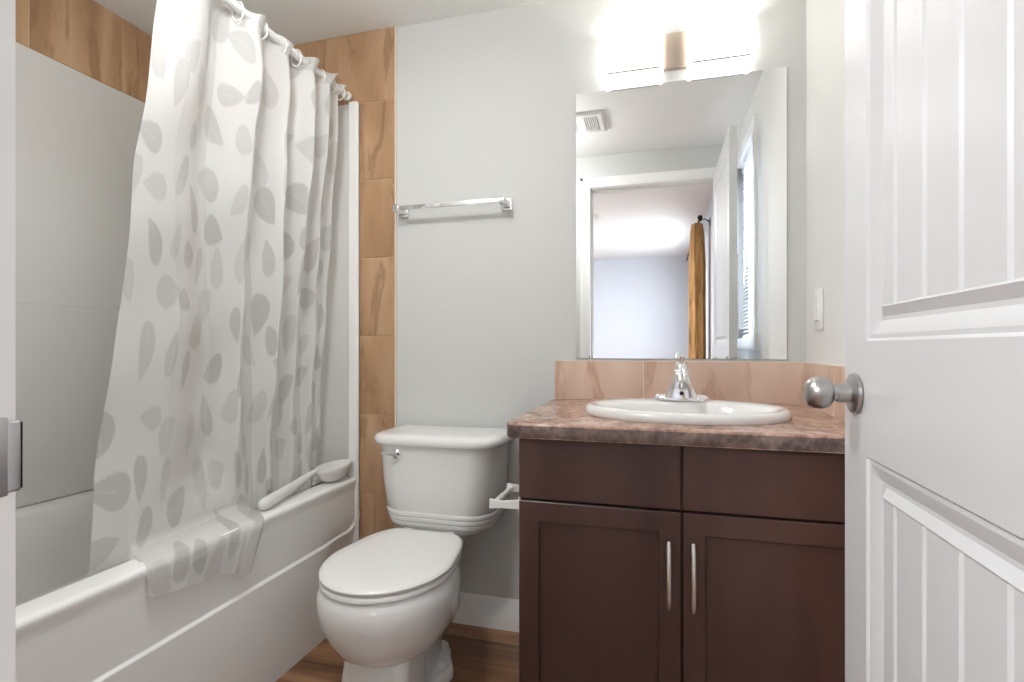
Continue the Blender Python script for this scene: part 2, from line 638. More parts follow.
TZ = [0.0, 0.15, 0.455, 0.76, 1.065, 1.368, 1.671, 1.975]
ZT = 1.975
bm = tile_bm()
cells = [(-1.134, -0.982, a, b) for a, b in zip(TZ, TZ[1:])]
x = -0.982
while x > XL + 0.01:
    x2 = max(XL + 0.008, x - 0.3045)
    cells.append((x2, x, ZT, H - 0.001))
    x = x2
tiles(bm, cells, 'y', D - 0.003, 0.007, -1)
box(bm, -1.134, -0.979, D - 0.0075, D, 0, ZT, mi=1)
box(bm, XL, -0.979, D - 0.0075, D, ZT, H - 0.0005, mi=1)
st('trim_2', bm, [M_tile, M_grout], label='tan slate tile column and top row on the back wall beside the tub')
bm = tile_bm()
cells = []
y = D - 0.012
ys = [D - 0.01]
while y > YW + 0.01:
    y2 = max(YW + 0.002, y - 0.3045)
    if len(ys) == 1: y2 = 1.521
    cells.append((y2, y, ZT, H - 0.001))
    y = y2; ys.append(y)
tiles(bm, cells, 'x', XL + 0.003, 0.007, 1)
box(bm, XL, XL + 0.0075, YW, D - 0.008, ZT, H - 0.0005, mi=1)
st('trim_3', bm, [M_tile, M_grout], label='tan slate tile row above the tub surround on the left wall')
st('trim_4', B(-0.979, -0.975, D - 0.011, D, 0.0, H - 0.001), M_caulk, label='pale edge strip of the tile column')

# backsplash
CT = 0.8407                     # counter top height
bm = tile_bm()
tiles(bm, [(-0.358, -0.053, CT, 0.975), (-0.053, 0.434, CT, 0.975)], 'y', D, 0.010, -1)
tiles(bm, [(1.238, 1.535, CT, 0.975), (1.535, 1.838, CT, 0.975)], 'x', XR, 0.010, -1)
box(bm, -0.357, 0.442, D - 0.0085, D, CT, 0.9745, mi=1)
box(bm, XR - 0.0085, XR, 1.239, D, CT, 0.9745, mi=1)
bs = obj('tile_backsplash', bm, [M_splash, M_caulk])
tag(bs, 'low pinkish tan stone tile backsplash running behind the sink and onto the right wall', 'backsplash')

# ------------------------------------------------------------------ window 1 (right wall, behind the door)
w = st('window_1', wall_with_hole(nb(), 'x', XR - 0.014, XR, WY0 - 0.055, WY1 + 0.062, WZ0 - 0.06, WZ1 + 0.062, WY0, WY1, WZ0, WZ1), M_trim, label='white framed window with blinds behind the door')
obj('window_frame', wall_with_hole(nb(), 'x', XR + 0.05, XR + 0.09, WY0, WY1, WZ0, WZ1, WY0 + 0.035, WY1 - 0.035, WZ0 + 0.035, WZ1 - 0.035), M_trim, w)
obj('window_pane', B(XR + 0.068, XR + 0.072, WY0 + 0.034, WY1 - 0.034, WZ0 + 0.034, WZ1 - 0.034), M_glass, w)
bl = thing('window_blind', 'white slatted blind hanging in the window behind the door', 'blind', (XR + 0.03, 0.68, WZ1))
bm = nb()
nsl = 44
for k in range(nsl):
    z = WZ0 + 0.02 + (WZ1 - WZ0 - 0.07) * k / (nsl - 1)
    r = [[Vector((XR + 0.030 + 0.011 * u, yy, z + 0.006 * u + 0.0025 * (1 - u * u))) for u in (-1, -0.5, 0, 0.5, 1)] for yy in (WY0 + 0.006, WY1 - 0.006)]
    r = [a + [p + Vector((0, 0, -0.0012)) for p in reversed(a)] for a in r]
    loft(bm, r)
obj('slat', bm, M_blind, bl)
obj('headrail', B(XR + 0.014, XR + 0.046, WY0 + 0.004, WY1 - 0.004, WZ1 - 0.036, WZ1 - 0.001, 0.003), M_blind, bl)
obj('bottom_rail', B(XR + 0.018, XR + 0.042, WY0 + 0.006, WY1 - 0.006, WZ0 + 0.002, WZ0 + 0.014, 0.003), M_blind, bl)
obj('tilt_wand', tube(nb(), [(XR + 0.006, 0.56, WZ1 - 0.03), (XR + 0.002, 0.56, 1.36)], 0.003, 8), M_white, bl)

# window 2 (bedroom)
w = st('window_2', wall_with_hole(nb(), 'x', BX1 - 0.014, BX1, BWY0 - 0.06, BWY1 + 0.06, BWZ0 - 0.06, BWZ1 + 0.06, BWY0, BWY1, BWZ0, BWZ1), M_trim, label='bedroom window')
obj('window_frame', wall_with_hole(nb(), 'x', BX1 + 0.04, BX1 + 0.08, BWY0, BWY1, BWZ0, BWZ1, BWY0 + 0.04, BWY1 - 0.04, BWZ0 + 0.04, BWZ1 - 0.04), M_trim, w)
obj('window_pane', B(BX1 + 0.058, BX1 + 0.062, BWY0 + 0.039, BWY1 - 0.039, BWZ0 + 0.039, BWZ1 - 0.039), M_glass, w)

# ------------------------------------------------------------------ the open door
DX0, DX1 = 0.311, 0.346
DY0, DY1 = YW + 0.014, 1.044
DZ0, DZ1 = 0.010, 2.052
PY0, PY1 = 0.366, 0.946
PANELS = [(0.215, 0.850), (1.030, 1.935)]


def mould_depth(dist):
    """sticking profile: distance inwards from the panel's outline -> recess depth"""
    tab = [(0, 0), (0.004, 0.0045), (0.010, 0.004), (0.020, 0.0065), (0.030, 0.0105), (0.036, 0.0105), (0.050, 0.0035), (0.053, 0.005)]
    return interp(dist, tab)


def door_face(bm, xs, sgn):
    """one face of the door: grid heightfield; sgn -1 faces -x"""
    G = [0.853, 0.769, 0.685, 0.601, 0.517, 0.433]
    offs = [0, 0.004, 0.010, 0.020, 0.030, 0.036, 0.050, 0.053]
    ysv = {DY0, DY1}
    for o_ in offs:
        ysv.add(round(PY0 + o_, 5)); ysv.add(round(PY1 - o_, 5))
    for g in G:
        for q in (-0.0058, -0.0032, 0.0032, 0.0058):
            ysv.add(round(g + q, 5))
    zsv = {DZ0, DZ1}
    for a, b in PANELS:
        for o_ in offs:
            zsv.add(round(a + o_, 5)); zsv.add(round(b - o_, 5))
    ysv, zsv = sorted(ysv), sorted(zsv)

    def depth(yy, zz):
        d = 0
        for a, b in PANELS:
            di = min(yy - PY0, PY1 - yy, zz - a, b - zz)
            if di > 1e-6:
                d = mould_depth(di)
                if di >= 0.0529:
                    for g in G:
                        if abs(yy - g) < 0.004:
                            d += 0.004
        return d
    V = {}
    for i, yy in enumerate(ysv):
        for j, zz in enumerate(zsv):
            V[i, j] = bm.verts.new((xs - sgn * depth(yy, zz), yy, zz))
    for i in range(len(ysv) - 1):
        for j in range(len(zsv) - 1):
            q = [V[i, j], V[i + 1, j], V[i + 1, j + 1], V[i, j + 1]]
            bm.faces.new(q if sgn > 0 else q[::-1])
    n, m_ = len(ysv), len(zsv)
    loop = [V[i, 0] for i in range(n)] + [V[n - 1, j] for j in range(1, m_)] + [V[i, m_ - 1] for i in range(n - 2, -1, -1)] + [V[0, j] for j in range(m_ - 2, 0, -1)]
    return loop


bm = nb()
la = door_face(bm, DX0, -1)
lb = door_face(bm, DX1, 1)
for k in range(len(la)):
    bm.faces.new((la[k], la[(k + 1) % len(la)], lb[(k + 1) % len(lb)], lb[k]))
finish(bm, 12)
door = obj('door_1', bm, M_door, fin=False)
door['kind'] = 'structure'
door['label'] = 'white plank panel door standing open on the right'
# knob (visible side) with rosette
KY, KZ = 0.985, 0.945
bm = lathe(nb(), [(0.0, 0), (0.030, 0), (0.0335, -0.003), (0.0325, -0.008), (0.026, -0.011), (0.0165, -0.013), (0.0155, -0.018), (0.0155, -0.030), (0.0, -0.030)], (DX0, KY, KZ), 'x', 40)
ros = obj('rosette', bm, M_nickel, door)
prof = [(0.0, -0.029), (0.0140, -0.029), (0.0130, -0.034), (0.0135, -0.036), (0.0190, -0.038), (0.0235, -0.043), (0.0262, -0.050), (0.0268, -0.056), (0.0258, -0.0635), (0.0222, -0.0705), (0.017, -0.0748), (0.010, -0.0768), (0.0, -0.0770)]
obj('door_knob', lathe(nb(), prof, (DX0, KY, KZ), 'x', 40), M_nickel, door)
prof2 = [(0.0, 0), (0.030, 0), (0.0325, 0.004), (0.016, 0.010), (0.012, 0.022), (0.020, 0.030), (0.026, 0.044), (0.024, 0.058), (0.014, 0.064), (0.0, 0.065)]
obj('door_knob', lathe(nb(), prof2, (DX1, KY, KZ), 'x', 32), M_nickel, door)
obj('latch', B(DX0 + 0.005, DX1 - 0.005, DY1 - 0.001, DY1 + 0.0015, KZ - 0.028, KZ + 0.028, 0.001), M_nickel, door)

# ------------------------------------------------------------------ bathtub
XA = -1.13       # apron face
RZ = 0.5165      # rim height
tub = thing('bathtub', 'white alcove bathtub with a curved apron panel and wide flat rim', 'bathtub', (-1.5, 1.05, 0))
bm = nb()
TY0, TY1 = YW + 0.003, D - 0.010


def apron_x(y, z):
    # lower face stands proud; upper panel recessed, its outline sweeping up to the rim at the far end
    R = 0.085
    yc, zc_ = 1.842 - R, 0.320 + R
    if y < yc: d = z - 0.320
    elif z > zc_: d = 1.842 - y
    else: d = R - math.hypot(y - yc, z - zc_)
    rec = 0.008 * smooth((d + 0.002) / 0.008)
    top = smooth((z - (RZ - 0.05)) / 0.045)
    rec *= (1 - 0.75 * top)
    far = 0.020 * smooth((y - 1.60) / 0.10) * (1 - smooth((z - 0.25) / 0.12))
    return XA - rec - far


ny = 150
rows = []
zl = [q for q in [0.0, 0.05, 0.1, 0.15, 0.2, 0.24, 0.27, 0.29, 0.30] + [0.304 + 0.002 * k for k in range(14)] + [0.335 + 0.008 * k for k in range(16)] + [0.468, 0.476, 0.484, 0.490, 0.497, 0.5035]]
yl = [TY0 + (1.55 - TY0) * k / 40 for k in range(41)] + [1.55 + (TY1 - 1.55) * k / 90 for k in range(1, 91)]
for y in yl:
    col_ = []
    for z in zl:
        col_.append(Vector((apron_x(y, z), y, z)))
    x0 = apron_x(y, 0.5035)
    # rounded outer edge of the rim, flat rim, rounded inner edge, down inside the basin
    R = RZ - 0.5035
    for k in range(1, 9):
        a = PI / 2 * k / 8
        col_.append(Vector((x0 - R * (1 - math.cos(a)), y, 0.5035 + R * math.sin(a))))
    xin = -1.211
    col_.append(Vector((xin + 0.008, y, RZ)))
    for k in range(1, 6):
        a = PI / 2 * k / 5
        col_.append(Vector((xin + 0.008 - 0.018 * math.sin(a), y, RZ - 0.018 * (1 - math.cos(a)))))
    rows.append(col_)
loft(bm, rows, cap0=False, cap1=False, closed=False)
obj('apron', bm, M_acr, tub, ang=50)


def rrect(x0, x1, y0, y1, r, n, z):
    pts = []
    for (cx_, cy_, a0) in ((x1 - r, y1 - r, 0), (x0 + r, y1 - r, 90), (x0 + r, y0 + r, 180), (x1 - r, y0 + r, 270)):
        for k in range(n + 1):
            a = math.radians(a0 + 90 * k / n)
            pts.append(Vector((cx_ + r * math.cos(a), cy_ + r * math.sin(a), z)))
    return pts


# basin: deck ring, walls and floor
XB0, XB1 = XL + 0.014, -1.2195
bm = nb()
rings = [rrect(XB0, XB1, TY0, TY1, 0.004, 8, RZ - 0.0005),
         rrect(XB0 + 0.075, XB1 - 0.0, TY0 + 0.085, TY1 - 0.085, 0.10, 8, RZ - 0.0005),
         rrect(XB0 + 0.085, XB1 - 0.004, TY0 + 0.097, TY1 - 0.097, 0.10, 8, RZ - 0.012),
         rrect(XB0 + 0.10, XB1 - 0.012, TY0 + 0.12, TY1 - 0.115, 0.10, 8, RZ - 0.12),
         rrect(XB0 + 0.13, XB1 - 0.035, TY0 + 0.18, TY1 - 0.14, 0.11, 8, 0.17),
         rrect(XB0 + 0.16, XB1 - 0.07, TY0 + 0.25, TY1 - 0.18, 0.12, 8, 0.135)]
loft(bm, rings, cap0=False, cap1=True)
obj('basin', bm, M_sur, tub, ang=50)

# ------------------------------------------------------------------ tub surround
sur = thing('tub_surround', 'pale glossy three sided tub surround with moulded soap shelves', 'tub surround', (-1.5, 1.8, RZ))
ZS = 1.974
bm = nb()
box(bm, XL, XL + 0.012, TY0, D - 0.008, RZ, ZS, 0.003)
box(bm, XL + 0.010, XL + 0.0128, TY0, D - 0.03, 1.160, 1.170, 0.0006)
obj('side_panel', bm, M_sur, sur)
bm = nb()
box(bm, XL + 0.012, -1.170, D - 0.020, D - 0.008, RZ, ZS, 0.003)
obj('end_panel', bm, M_sur, sur)
bm = nb()
prof = [(0, 0), (0.036, 0), (0.042, -0.006), (0.042, -0.014), (0.036, -0.022), (0.006, -0.022), (0.0, -0.016)]
# front flange of the end panel running up beside the tile column
r = [[Vector((-1.171 + a, D - 0.012 + b, z)) for a, b in prof] for z in (0.0, ZS)]
loft(bm, r)
obj('front_flange', bm, M_acr, sur)
bm = nb()
box(bm, XL + 0.012, XL + 0.02, TY0, TY0 + 0.012, RZ, ZS, 0.002)
box(bm, XL + 0.012, -1.170, YW + 0.001, TY0 + 0.010, RZ, ZS, 0.003)
obj('end_panel', bm, M_sur, sur)


def corner_shelf(cx_, cy_, sx, sy, z, r):
    rings = []
    for dz, s_ in ((0.0, 1.0), (0.010, 1.0), (-0.004, 0.93), (-0.045, 0.80), (-0.09, 0.35), (-0.11, 0.05)):
        ring = [Vector((cx_, cy_, z + dz))]
        for k in range(13):
            a = PI / 2 * k / 12
            ring.append(Vector((cx_ + sx * r * s_ * math.cos(a), cy_ + sy * r * s_ * math.sin(a), z + dz)))
        rings.append(ring)
    rings[0], rings[1] = rings[1], rings[0]
    return loft(nb(), rings)


for z in (0.78, 1.12, 1.46):
    obj('soap_shelf', corner_shelf(XL + 0.012, D - 0.020, 1, -1, z, 0.17), M_sur, sur)
for z in (0.78, 1.12):
    obj('soap_shelf', corner_shelf(-1.30, D - 0.020, -1, -1, z, 0.12), M_acr, sur)
obj('grab_ledge', B(-1.80, -1.62, D - 0.055, D - 0.018, 1.05, 1.075, 0.008, 3), M_acr, sur)

# ------------------------------------------------------------------ curtain rod, rings and curtain
XRD, ZRD = -1.168, 1.995
rod = thing('curtain_rod', 'white round shower curtain rod over the tub, just below the ceiling', 'curtain rod', (XRD, 1.0, ZRD))
obj('rod', tube(nb(), [(XRD, YW + 0.004, ZRD), (XRD, D - 0.036, ZRD)], 0.0125, 20), M_white, rod)
obj('end_flange', lathe(nb(), [(0, 0), (0.0165, 0), (0.0165, -0.008), (0.014, -0.010), (0, -0.010)], (XRD, D - 0.0345, ZRD), 'y', 24), M_white, rod)
obj('end_flange', lathe(nb(), [(0, 0), (0.024, 0), (0.024, 0.006), (0.016, 0.012), (0, 0.012)], (XRD, YW + 0.003, ZRD), 'y', 24), M_white, rod)

NW, NH = 420, 300
CL = 2.05         # cloth width (flattened)
Z_TOP = 2.022


def fold_phase(s):
    # phase of the pleats across the cloth, slow on the free side, tight by the wall
    return 2 * PI * (0.45 * s + 4.7 * s ** 1.75)


def ymap(s, t):
    yl_ = interp(t, [(0, 1.0), (0.10, 0.998), (0.35, 0.952), (0.55, 0.947), (0.8, 0.905), (1, 0.890)])
    yr_ = interp(t, [(0, 1.775), (0.04, 1.72), (0.3, 1.715), (1, 1.742)])
    e = s ** lerp(0.92, 0.80, t)
    return lerp(yl_, yr_, e)


def ring_s():
    return [0.02, 0.16, 0.30, 0.42, 0.53, 0.635, 0.73, 0.82, 0.90, 0.975]


def curtain_pt(s, t):
    """s across (0 free edge .. 1 wall edge), t down (0 top .. 1 hem)"""
    ph = fold_phase(s)
    y = ymap(s, t)
    amp = lerp(0.034, 0.020, smooth(t * 1.1)) * lerp(0.55, 1.0, smooth(s * 2.2))
    amp *= lerp(0.72, 1.0, smooth(t * 9))
    amp *= 1 + 0.25 * math.sin(9 * s + 4 * t)
    xc = lerp(XRD, -1.248, smooth(t / 0.95) * 0.9 + 0.1 * t)
    xx = xc + amp * math.sin(ph + 0.9 * math.sin(2.4 * t + 3 * s)) + 0.006 * math.sin(17 * s + 7 * t) + 0.003 * math.sin(31 * t + 9 * s)
    y += 0.014 * math.cos(ph + 0.8 * t) * smooth(s * 3) * smooth(0.15 + t * 6)
    # hem reaches into the tub, except where it is thrown over the rim
    zlow = 0.40
    z = lerp(Z_TOP, zlow, t)
    # little sags between rings at the top
    if t < 0.06:
        dmin = min(abs(s - q) for q in ring_s())
        z -= 0.012 * smooth(dmin / 0.06) * (1 - t / 0.06)
    if z < RZ + 0.10:
        lim = lerp(-1.2, -1.236, smooth((RZ + 0.10 - z) / 0.085))
        if xx > lim: xx = lim - 0.004 * math.sin(ph) ** 2 - 0.002
    return Vector((xx, y, z))


S0, S1 = 0.055, 0.475      # part of the hem lying over the rim


def over_rim(s, d, y):
    """path over the rim: d is the cloth length past the inner rim edge (negative above it)"""
    lift = 0.004
    pts = [(-1.228, RZ + 0.03), (-1.222, RZ + 0.016), (-1.205, RZ + lift + 0.003), (-1.160, RZ + lift), (-1.142, RZ + lift - 0.002), (-1.128, RZ - 0.010), (-1.1235, RZ - 0.03), (-1.118, RZ - 0.16)]
    acc = [0]
    for (a, b), (c, e) in zip(pts, pts[1:]):
        acc.append(acc[-1] + math.hypot(c - a, e - b))
    d = max(0, min(acc[-1] - 1e-6, d))
    for i in range(len(pts) - 1):
        if d <= acc[i + 1]:
            f_ = (d - acc[i]) / (acc[i + 1] - acc[i])
            return lerp(pts[i][0], pts[i + 1][0], f_), lerp(pts[i][1], pts[i + 1][1], f_)
    return pts[-1]


# leaf print: leaves scattered on the flattened cloth
def make_leaves():
    L = []
    rnd = random.Random(11)
    W_, H_ = CL, 1.62
    tries = 0
    while tries < 9000 and len(L) < 150:
        tries += 1
        u, v = rnd.uniform(-0.02, W_), rnd.uniform(-0.02, H_)
        ln = rnd.uniform(0.056, 0.082)
        a = rnd.uniform(0, 2 * PI)
        if all(math.hypot(u - q[0], v - q[1]) > 0.86 * (ln + q[2]) for q in L):
            L.append((u, v, ln, ln * rnd.uniform(0.56, 0.86), a, rnd.uniform(0.55, 1.0), rnd.uniform(-0.25, 0.25)))
    return L


LEAVES = make_leaves()
grid_l = {}
for q in LEAVES:
    for iu in range(int((q[0] - 0.1) // 0.1), int((q[0] + 0.1) // 0.1) + 1):
        for iv in range(int((q[1] - 0.1) // 0.1), int((q[1] + 0.1) // 0.1) + 1):
            grid_l.setdefault((iu, iv), []).append(q)


def leaf_val(u, v):
    best = 0.0
    for (lu, lv, ln, wd, a, dk, bend) in grid_l.get((int(u // 0.1), int(v // 0.1)), ()):
        dx, dy = u - lu, v - lv
        p = (dx * math.cos(a) + dy * math.sin(a)) / ln
        q = (-dx * math.sin(a) + dy * math.cos(a)) / wd
        if abs(p) < 1.2:
            q -= bend * p * p
            # rounded at one end, pointed at the other
            if p < -1 or p > 1: continue
            wprof = (1 - p) ** 0.95 * (1 + p) ** 0.5 * 0.82
            e = (wprof - abs(q)) / 0.06
            if e > 0:
                val = dk * min(1, e)
                if abs(q) < 0.035 and p < 0.8: val *= 0.72
                best = max(best, val)
    return best


def build_curtain():
    bm = nb()
    lay = bm.verts.layers.float.new('leaf')
    V = []
    for i in range(NW + 1):
        s = i / NW
        # how far the hem is laid over the rim here
        wgt = smooth((s - S0) / 0.004) * (1 - smooth((s - S1) / 0.02))
        drop = interp(s, [(0, 0.16), (S0, 0.165), (S0 + 0.02, 0.182), (0.30, 0.205), (S1 - 0.03, 0.245), (S1, 0.245), (1, 0.10)])
        colv = []
        for j in range(NH + 1):
            t = j / NH
            p = curtain_pt(s, t)
            if wgt > 0.5:
                # above the rim blend toward the rim edge, below it follow the rim
                z_r = RZ + 0.03
                t_r = (Z_TOP - z_r) / (Z_TOP - 0.40)
                if t > t_r:
                    d = (t - t_r) / (1 - t_r) * drop
                    xx, zz = over_rim(s, d, p.y)
                    k = smooth(d / 0.05)
                    xx += 0.0015 * math.sin(fold_phase(s) * 1.0) * k
                    y_r = curtain_pt(s, t_r).y
                    p = Vector((xx, y_r - lerp(0.45 * min(0.09, max(0, d - 0.03)), 0.52 * max(0, d - 0.04), smooth((s - 0.05) / 0.4)), zz))
                else:
                    k = smooth((t - t_r + 0.12) / 0.12)
                    p.x = lerp(p.x, -1.228, k)
            v = bm.verts.new(p)
            lu = s * CL
            lv = t * (Z_TOP - 0.40)
            v[lay] = leaf_val(lu, lv)
            colv.append(v)
        V.append(colv)
    for i in range(NW):
        for j in range(NH):
            q = (V[i][j], V[i + 1][j], V[i + 1][j + 1], V[i][j + 1])
            if (q[0].co - q[2].co).length > 0.09 or (q[1].co - q[3].co).length > 0.09:
                continue
            bm.faces.new(q)
    for f in bm.faces: f.smooth = True
    o = obj('shower_curtain', bm, M_curtain, fin=False)
    tag(o, 'translucent white shower curtain printed with grey leaves, hem partly over the tub rim', 'shower curtain')
    return o


build_curtain()

# rings
ring0 = None
for k, s in enumerate(ring_s()):
    p = curtain_pt(s, 0.0)
    if ring0 is None:
        bm = nb()
        pts = []
        for i in range(25):
            a = 2 * PI * i / 24
            pts.append((0.0205 * math.sin(a) * 0.95, 0.0, 0.028 * math.cos(a) - 0.0085))
        tube(bm, pts, 0.0023, 8, cap=False)
        ring0 = obj('curtain_ring', bm, M_white)
        rg = ring0
    else:
        rg = ring0.copy()
        COL.objects.link(rg)
    rg.location = (XRD, p.y, ZRD - 0.001)
    rg.rotation_euler = (0, 0, random.uniform(-0.3, 0.3))
    tag(rg, 'white plastic ring holding the shower curtain on its rod', 'curtain ring', 'rings along the shower curtain rod')

# ------------------------------------------------------------------ scoop lying on the rim
sc_ = thing('bath_scoop', 'white plastic bath scoop with long handle lying on the tub rim', 'scoop', (-1.185, 1.735, RZ))
bm = nb()
cx_, cy_, cz_ = -1.182, 1.735, 0.520
outer, inner = [], []


def scoop_ring(f, z, tilt=0.0):
    r = []
    for k in range(36):
        a = 2 * PI * k / 36
        px = math.cos(a) * 0.052 * f
        py = math.sin(a) * 0.070 * f
        # spout-like pointed lip toward the wall
        if py > 0: py *= 1 + 0.18 * (py / 0.07) ** 2
        r.append(Vector((cx_ + px + 0.35 * py * f * 0.5, cy_ + py, cz_ + z + tilt * py * f + 0.03 * max(0, px) * f)))
    return r


prof = [(0.30, 0.0), (0.45, 0.002), (0.68, 0.012), (0.86, 0.028), (0.97, 0.046), (1.0, 0.056), (0.98, 0.0575), (0.94, 0.050), (0.83, 0.032), (0.64, 0.017), (0.42, 0.008), (0.25, 0.007)]
loft(bm, [scoop_ring(f, z, 0.10 * (z / 0.056)) for f, z in prof])
obj('scoop_bowl', bm, M_scoop, sc_, ang=60)
bm = nb()
hp = [(-1.213, 1.685, 0.570), (-1.207, 1.62, 0.562), (-1.196, 1.54, 0.553), (-1.184, 1.45, 0.543), (-1.174, 1.38, 0.538), (-1.171, 1.36, 0.5375), (-1.170, 1.350, 0.537), (-1.169, 1.345, 0.537)]
tube(bm, hp, [0.008, 0.011, 0.015, 0.0185, 0.0195, 0.018, 0.0125, 0.004], 18)
obj('scoop_handle', bm, M_scoop, sc_, ang=60)

# ------------------------------------------------------------------ toilet
TX = -0.742
toilet = thing('toilet', 'white two piece toilet with closed lid between the tub and the vanity', 'toilet', (TX, 1.5, 0))


def egg(cx, yf, yb, hw, z, n=56, back_pow=2.6, yc=None, taper=0.0):
    pts = []
    if yc is None: yc = yf + (yb - yf) * 0.52
    for k in range(n):
        a = 2 * PI * k / n
        c_, s_ = math.cos(a), math.sin(a)
        if s_ < 0:
            x_, y_ = hw * c_, (yc - yf) * s_
        else:
            e = 2 / back_pow
            x_ = hw * math.copysign(abs(c_) ** e, c_)
            y_ = (yb - yc) * abs(s_) ** e
            x_ *= 1 - taper * (y_ / (yb - yc)) ** 1.6
        pts.append(Vector((cx + x_, yc + y_, z)))
    return pts


bm = nb()
R_ = [egg(TX, 1.250, 1.545, 0.110, 0.176, back_pow=3), egg(TX, 1.226, 1.56, 0.132, 0.186), egg(TX, 1.196, 1.58, 0.155, 0.210), egg(TX, 1.170, 1.60, 0.174, 0.250),
      egg(TX, 1.152, 1.62, 0.187, 0.295, taper=0.25, yc=1.375), egg(TX, 1.146, 1.63, 0.192, 0.33, taper=0.3, yc=1.375), egg(TX, 1.148, 1.635, 0.189, 0.358, taper=0.3, yc=1.375), egg(TX, 1.155, 1.635, 0.181, 0.374, taper=0.3, yc=1.375), egg(TX, 1.162, 1.63, 0.174, 0.382, taper=0.3, yc=1.375)]
loft(bm, R_)
obj('bowl', bm, M_porc, toilet, ang=60)
# pedestal: front column, trapway and foot in one loft stack
bm = nb()
def rr(cx, hw, y0, y1, r, z): return rrect(cx - hw, cx + hw, y0, y1, r, 8, z)
loft(bm, [rr(TX, 0.108, 1.245, 1.40, 0.030, 0.0), rr(TX, 0.104, 1.248, 1.40, 0.030, 0.06), rr(TX, 0.098, 1.255, 1.41, 0.032, 0.13), rr(TX, 0.096, 1.262, 1.42, 0.04, 0.185), rr(TX, 0.10, 1.262, 1.44, 0.05, 0.225)])
obj('pedestal', bm, M_porc, toilet, ang=50)
bm = nb()
loft(bm, [egg(TX, 1.38, 1.66, 0.060, 0.02), egg(TX, 1.37, 1.66, 0.060, 0.10), egg(TX, 1.35, 1.70, 0.070, 0.18), egg(TX, 1.35, 1.80, 0.088, 0.25), egg(TX, 1.33, 1.81, 0.105, 0.33), egg(TX, 1.33, 1.81, 0.11, 0.374)])
obj('trapway', bm, M_porc, toilet, ang=60)
bm = nb()
foot = lambda g, z: [Vector((TX + (hw_ - g) * 1.0, yy, z)) for hw_, yy in FT] + [Vector((TX - (hw_ - g), yy, z)) for hw_, yy in reversed(FT)]
FT = []
for k in range(25):
    yy = 1.34 + 0.32 * k / 24
    hw_ = 0.070 + 0.056 * math.exp(-((yy - 1.52) / 0.085) ** 2)
    if k < 1: hw_ = 0.06
    if k > 22: hw_ = 0.06
    FT.append((hw_, yy))
loft(bm, [foot(0, 0.0), foot(0, 0.012), foot(0.004, 0.024), foot(0.014, 0.032)])
obj('foot', bm, M_porc, toilet, ang=50)
for sx in (1, -1):
    obj('bolt_cap', lathe(nb(), [(0.013, 0.030), (0.013, 0.042), (0.011, 0.049), (0.006, 0.053), (0, 0.054)], (TX + sx * 0.091, 1.520, 0), 'z', 20), M_white, toilet)
# seat and lid
bm = nb()
sh = dict(back_pow=7.5, yc=1.375, taper=0.27)
loft(bm, [egg(TX, 1.160, 1.600, 0.176, 0.3830, **sh), egg(TX, 1.153, 1.602, 0.183, 0.387, **sh), egg(TX, 1.153, 1.602, 0.183, 0.396, **sh), egg(TX, 1.156, 1.600, 0.180, 0.3995, **sh), egg(TX, 1.166, 1.598, 0.170, 0.4005, **sh)])
obj('seat', bm, M_seat, toilet, ang=50)
bm = nb()
def lidring(g, z): return egg(TX, 1.153 + g, 1.606 - g * 0.3, 0.185 - g, z, back_pow=7.5, yc=1.375, taper=0.27)
loft(bm, [lidring(0.012, 0.4035), lidring(0.010, 0.4052), lidring(0.001, 0.4055), lidring(0.0, 0.411), lidring(0.004, 0.4155), lidring(0.014, 0.4185), lidring(0.05, 0.4205), lidring(0.11, 0.4215)])
obj('lid', bm, M_seat, toilet, ang=50)
for sx in (1, -1):
    obj('seat_hinge', B(TX + sx * 0.075 - 0.018, TX + sx * 0.075 + 0.018, 1.600, 1.632, 0.378, 0.412, 0.006, 3), M_seat, toilet)

# tank: D shaped plan with rounded front corners and three ribs at its foot
TCX = -0.735


def tank_ring(hw, yf, yb, r, z, bow=0.012):
    pts = rrect(TCX - hw, TCX + hw, yf, yb + r, r, 10, z)
    out = []
    for p in pts:
        y_ = p.y
        if y_ > yb: y_ = yb
        k = 1 - ((p.x - TCX) / hw) ** 2
        if y_ < (yf + yb) / 2: y_ -= bow * k
        out.append(Vector((p.x, y_, z)))
    return out


bm = nb()
TB = D - 0.022
R_ = [tank_ring(0.120, 1.70, TB, 0.045, 0.378), tank_ring(0.155, 1.672, TB, 0.06, 0.388), tank_ring(0.178, 1.655, TB, 0.07, 0.404)]
def rib(z, hw, yf): return [tank_ring(hw - 0.0035, yf + 0.0035, TB, 0.08, z), tank_ring(hw, yf, TB, 0.08, z + 0.003), tank_ring(hw + 0.001, yf - 0.001, TB, 0.08, z + 0.012), tank_ring(hw - 0.001, yf + 0.001, TB, 0.08, z + 0.0155)]
R_ += rib(0.412, 0.191, 1.648) + rib(0.430, 0.196, 1.643) + rib(0.448, 0.200, 1.639)
R_ += [tank_ring(0.197, 1.640, TB, 0.08, 0.466), tank_ring(0.2005, 1.637, TB, 0.08, 0.472), tank_ring(0.207, 1.627, TB, 0.08, 0.56), tank_ring(0.213, 1.619, TB, 0.08, 0.690)]
loft(bm, R_)
obj('tank', bm, M_porc, toilet, ang=32)
bm = nb()
def lr(g, z): return tank_ring(0.233 - g, 1.604 + g, D - 0.016, 0.085 - g * 0.5, z)
loft(bm, [lr(0.016, 0.689), lr(0.006, 0.6905), lr(0.001, 0.696), lr(0.0, 0.706), lr(0.003, 0.716), lr(0.010, 0.722), lr(0.022, 0.7255), lr(0.05, 0.727)])
obj('tank_lid', bm, M_porc, toilet, ang=50)
